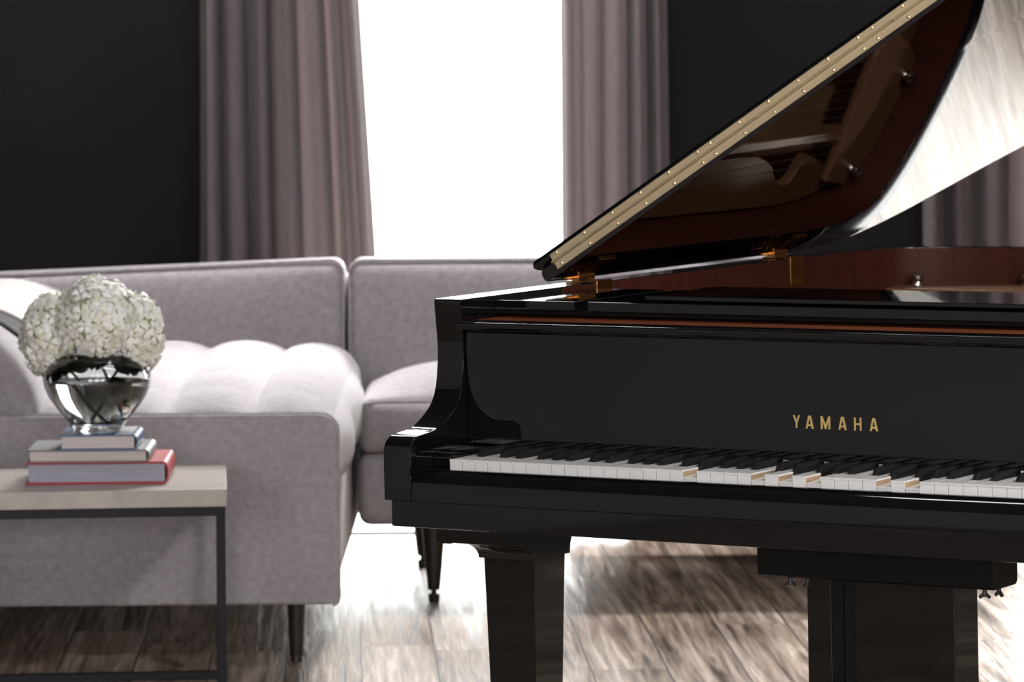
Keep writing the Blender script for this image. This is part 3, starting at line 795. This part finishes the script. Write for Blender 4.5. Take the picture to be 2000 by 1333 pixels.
red_c = M('red_cloth', (.36, .025, .03), .5, spec=.35); grey_c = M('grey_cloth', (.16, .155, .16), .45); blue_c = M('blue_jacket', (.035, .095, .20), .25); band_m = M('white_jacket', (.6, .6, .6), .3)
book(-1.024, -.7255, 8.395, 8.635, .4645, .5108, red_c, pages_b, 'large red book at the bottom of the stack on the side table', R(1.2), .0042)
book(-1.020, -.764, 8.39, 8.60, .5110, .5372, grey_c, pages_w, 'thin grey book in the middle of the stack, on the red book', R(1.0), .003)
book(-.953, -.788, 8.385, 8.56, .5374, .5690, blue_c, pages_w, 'small blue and white book topmost in the stack, under the vase', R(.8), .003, (.118, .152, .0008, .174, .0317, .0321))

# ------------------------------------------------------------------ vase with hydrangeas
VX, VY, VZ = -.880, 8.462, .5692
glass = M('clear_glass', (.93, .95, .95), .0, trans=1.0, ior=1.47)
water = M('water', (.93, .96, .96), .0, trans=1.0, ior=1.33)
vase = thing('glass_vase', 'round clear glass vase of water standing on the top book', 'vase', (VX, VY, VZ))
out_p = [(.048, 0), (.051, .004), (.055, .012), (.069, .030), (.087, .052), (.102, .074), (.1105, .092), (.1140, .108), (.1125, .124), (.106, .140), (.095, .153), (.084, .161), (.080, .166)]
in_p = [(.0772, .166), (.081, .1595), (.092, .150), (.1025, .1375), (.1085, .123), (.110, .108), (.1065, .093), (.098, .076), (.083, .055), (.065, .034), (.050, .018), (.030, .014), (0, .0135)]
bm = B(); lathe(bm, [(0, 0)] + out_p + in_p, 64); obj('vase_body', bm, glass, vase, smooth=60)
wp = [(0, .0140), (.030, .0145), (.0496, .0185), (.0646, .0345), (.0826, .0555), (.0976, .0765), (.1060, .0935), (.1094, .106), (0, .106)]
bm = B(); lathe(bm, wp, 64); obj('water', bm, water, vase, smooth=60)
petal_m = noise_mix(M('petal_white', (.8, .79, .72), .6, spec=.3), (.76, .75, .62), (.92, .91, .88), (1, 1, 1), 2, .38, .55, nscale=38)
t_, n_, l_, b_ = nt(petal_m)
b_.inputs['Subsurface Weight'].default_value = .12; b_.inputs['Subsurface Radius'].default_value = (.01, .01, .008)
core_m = M('floret_cream', (.50, .50, .32), .8)
stem_m = M('stem_green', (.045, .075, .02), .5); leaf_m = M('leaf_green', (.16, .19, .10), .45)
def hydrangea(c, rad, foot, label, seed, leaf_at=None):
    rnd = random.Random(seed); c = Vector(c)
    h = thing('hydrangea', label, 'flower', (VX, VY, VZ), 0, 'white hydrangeas in the vase')
    bm = B(); n = int(190 * (rad[0] / .07) ** 1.5)
    for i in range(n):
        zz = 1 - 2 * (i + .5) / n; a = i * 2.39996 + rnd.uniform(-.2, .2)
        d = Vector((math.sqrt(1 - zz * zz) * math.cos(a), math.sqrt(1 - zz * zz) * math.sin(a), zz))
        lump = 1 + .06 * math.sin(7 * d.x + seed) * math.cos(6 * d.z + 2 * seed) + rnd.uniform(-.07, .07)
        p = c + Vector((d.x * rad[0], d.y * rad[1], d.z * rad[2])) * lump
        t1 = d.cross(Vector((rnd.uniform(-1, 1), rnd.uniform(-1, 1), rnd.uniform(-1, 1)))).normalized(); t2 = d.cross(t1)
        sz = rnd.uniform(.0135, .0185); tilt = rnd.uniform(-.35, .35)
        dn = (d + t1 * tilt + t2 * rnd.uniform(-.35, .35)).normalized(); t1 = (t1 - dn * t1.dot(dn)).normalized(); t2 = dn.cross(t1)
        for q in range(4):
            b0 = PI / 2 * q; rr = lambda ang, r_, up: p + (t1 * math.cos(b0 + ang) + t2 * math.sin(b0 + ang)) * r_ * sz + dn * up * sz
            vs_ = [rr(0, .05, -.15), rr(-.62, .62, .10), rr(-.50, 1.05, .12), rr(0, 1.22, -.12), rr(.50, 1.05, .12), rr(.62, .62, .10), rr(0, .65, .26)]
            vs_ = [bm.verts.new(v) for v in vs_]
            for k in range(6): 
                k2 = k + 1 if k < 5 else 0
                bm.faces.new((vs_[k], vs_[k2], vs_[6]))
    obj_f = obj('flower_head', bm, petal_m, h, smooth=80)
    bm = B(); s_ = []
    for i in range(9):
        th = PI * i / 8; s_.append([tuple(c + Vector((rad[0] * .86 * math.sin(th) * math.cos(2 * PI * k / 14), rad[1] * .86 * math.sin(th) * math.sin(2 * PI * k / 14), -rad[2] * .86 * math.cos(th)))) for k in range(14)])
    loft(bm, s_, cap=False); obj('floret_core', bm, core_m, obj_f, smooth=60)
    bm = B(); base = c - Vector((c.x * .35, 0, rad[2] * .8)); ft = Vector(foot)
    mid = (base + ft) / 2 + Vector((0, -.004, .006))
    tube(bm, catmull([tuple(base), tuple(mid), tuple(ft)], 5), .0032, 7); obj('stem', bm, stem_m, h, smooth=60)
    if leaf_at:
        for (p0, dr, ln, wd) in leaf_at:
            bm = B(); p0, dr = Vector(p0), Vector(dr).normalized(); sd = dr.cross(Vector((0, 1, .15))).normalized(); up = sd.cross(dr)
            L_, C_, R_ = [], [], []
            for i in range(9):
                t = i / 8; ww = wd * math.sin(PI * t ** .8) ** .9 * .5 + .0003
                q = p0 + dr * ln * t + up * (-.25 * ln * t * t)
                L_.append(bm.verts.new(q + sd * ww + up * ww * .3)); C_.append(bm.verts.new(q)); R_.append(bm.verts.new(q - sd * ww + up * ww * .3))
            for i in range(8):
                bm.faces.new((L_[i], L_[i + 1], C_[i + 1], C_[i])); bm.faces.new((C_[i], C_[i + 1], R_[i + 1], R_[i]))
            o = obj('leaf', bm, leaf_m, h, smooth=80); m_ = o.modifiers.new('thickness', 'SOLIDIFY'); m_.thickness = .0008
hydrangea((.006, -.02, .232), (.088, .082, .088), (.052, -.020, .030), 'large white hydrangea head in the middle of the vase bouquet', 3, [((.032, -.035, .118), (.55, -.25, -.75), .085, .045), ((-.01, -.03, .150), (-.6, -.4, -.3), .05, .03)])
hydrangea((-.092, .005, .200), (.064, .062, .084), (.015, .02, .028), 'white hydrangea drooping over the left side of the vase', 5)
hydrangea((.080, .0, .206), (.058, .062, .080), (-.015, -.005, .026), 'white hydrangea at the right side of the vase bouquet', 9, [((.03, .01, .145), (.8, -.2, -.25), .06, .035)])
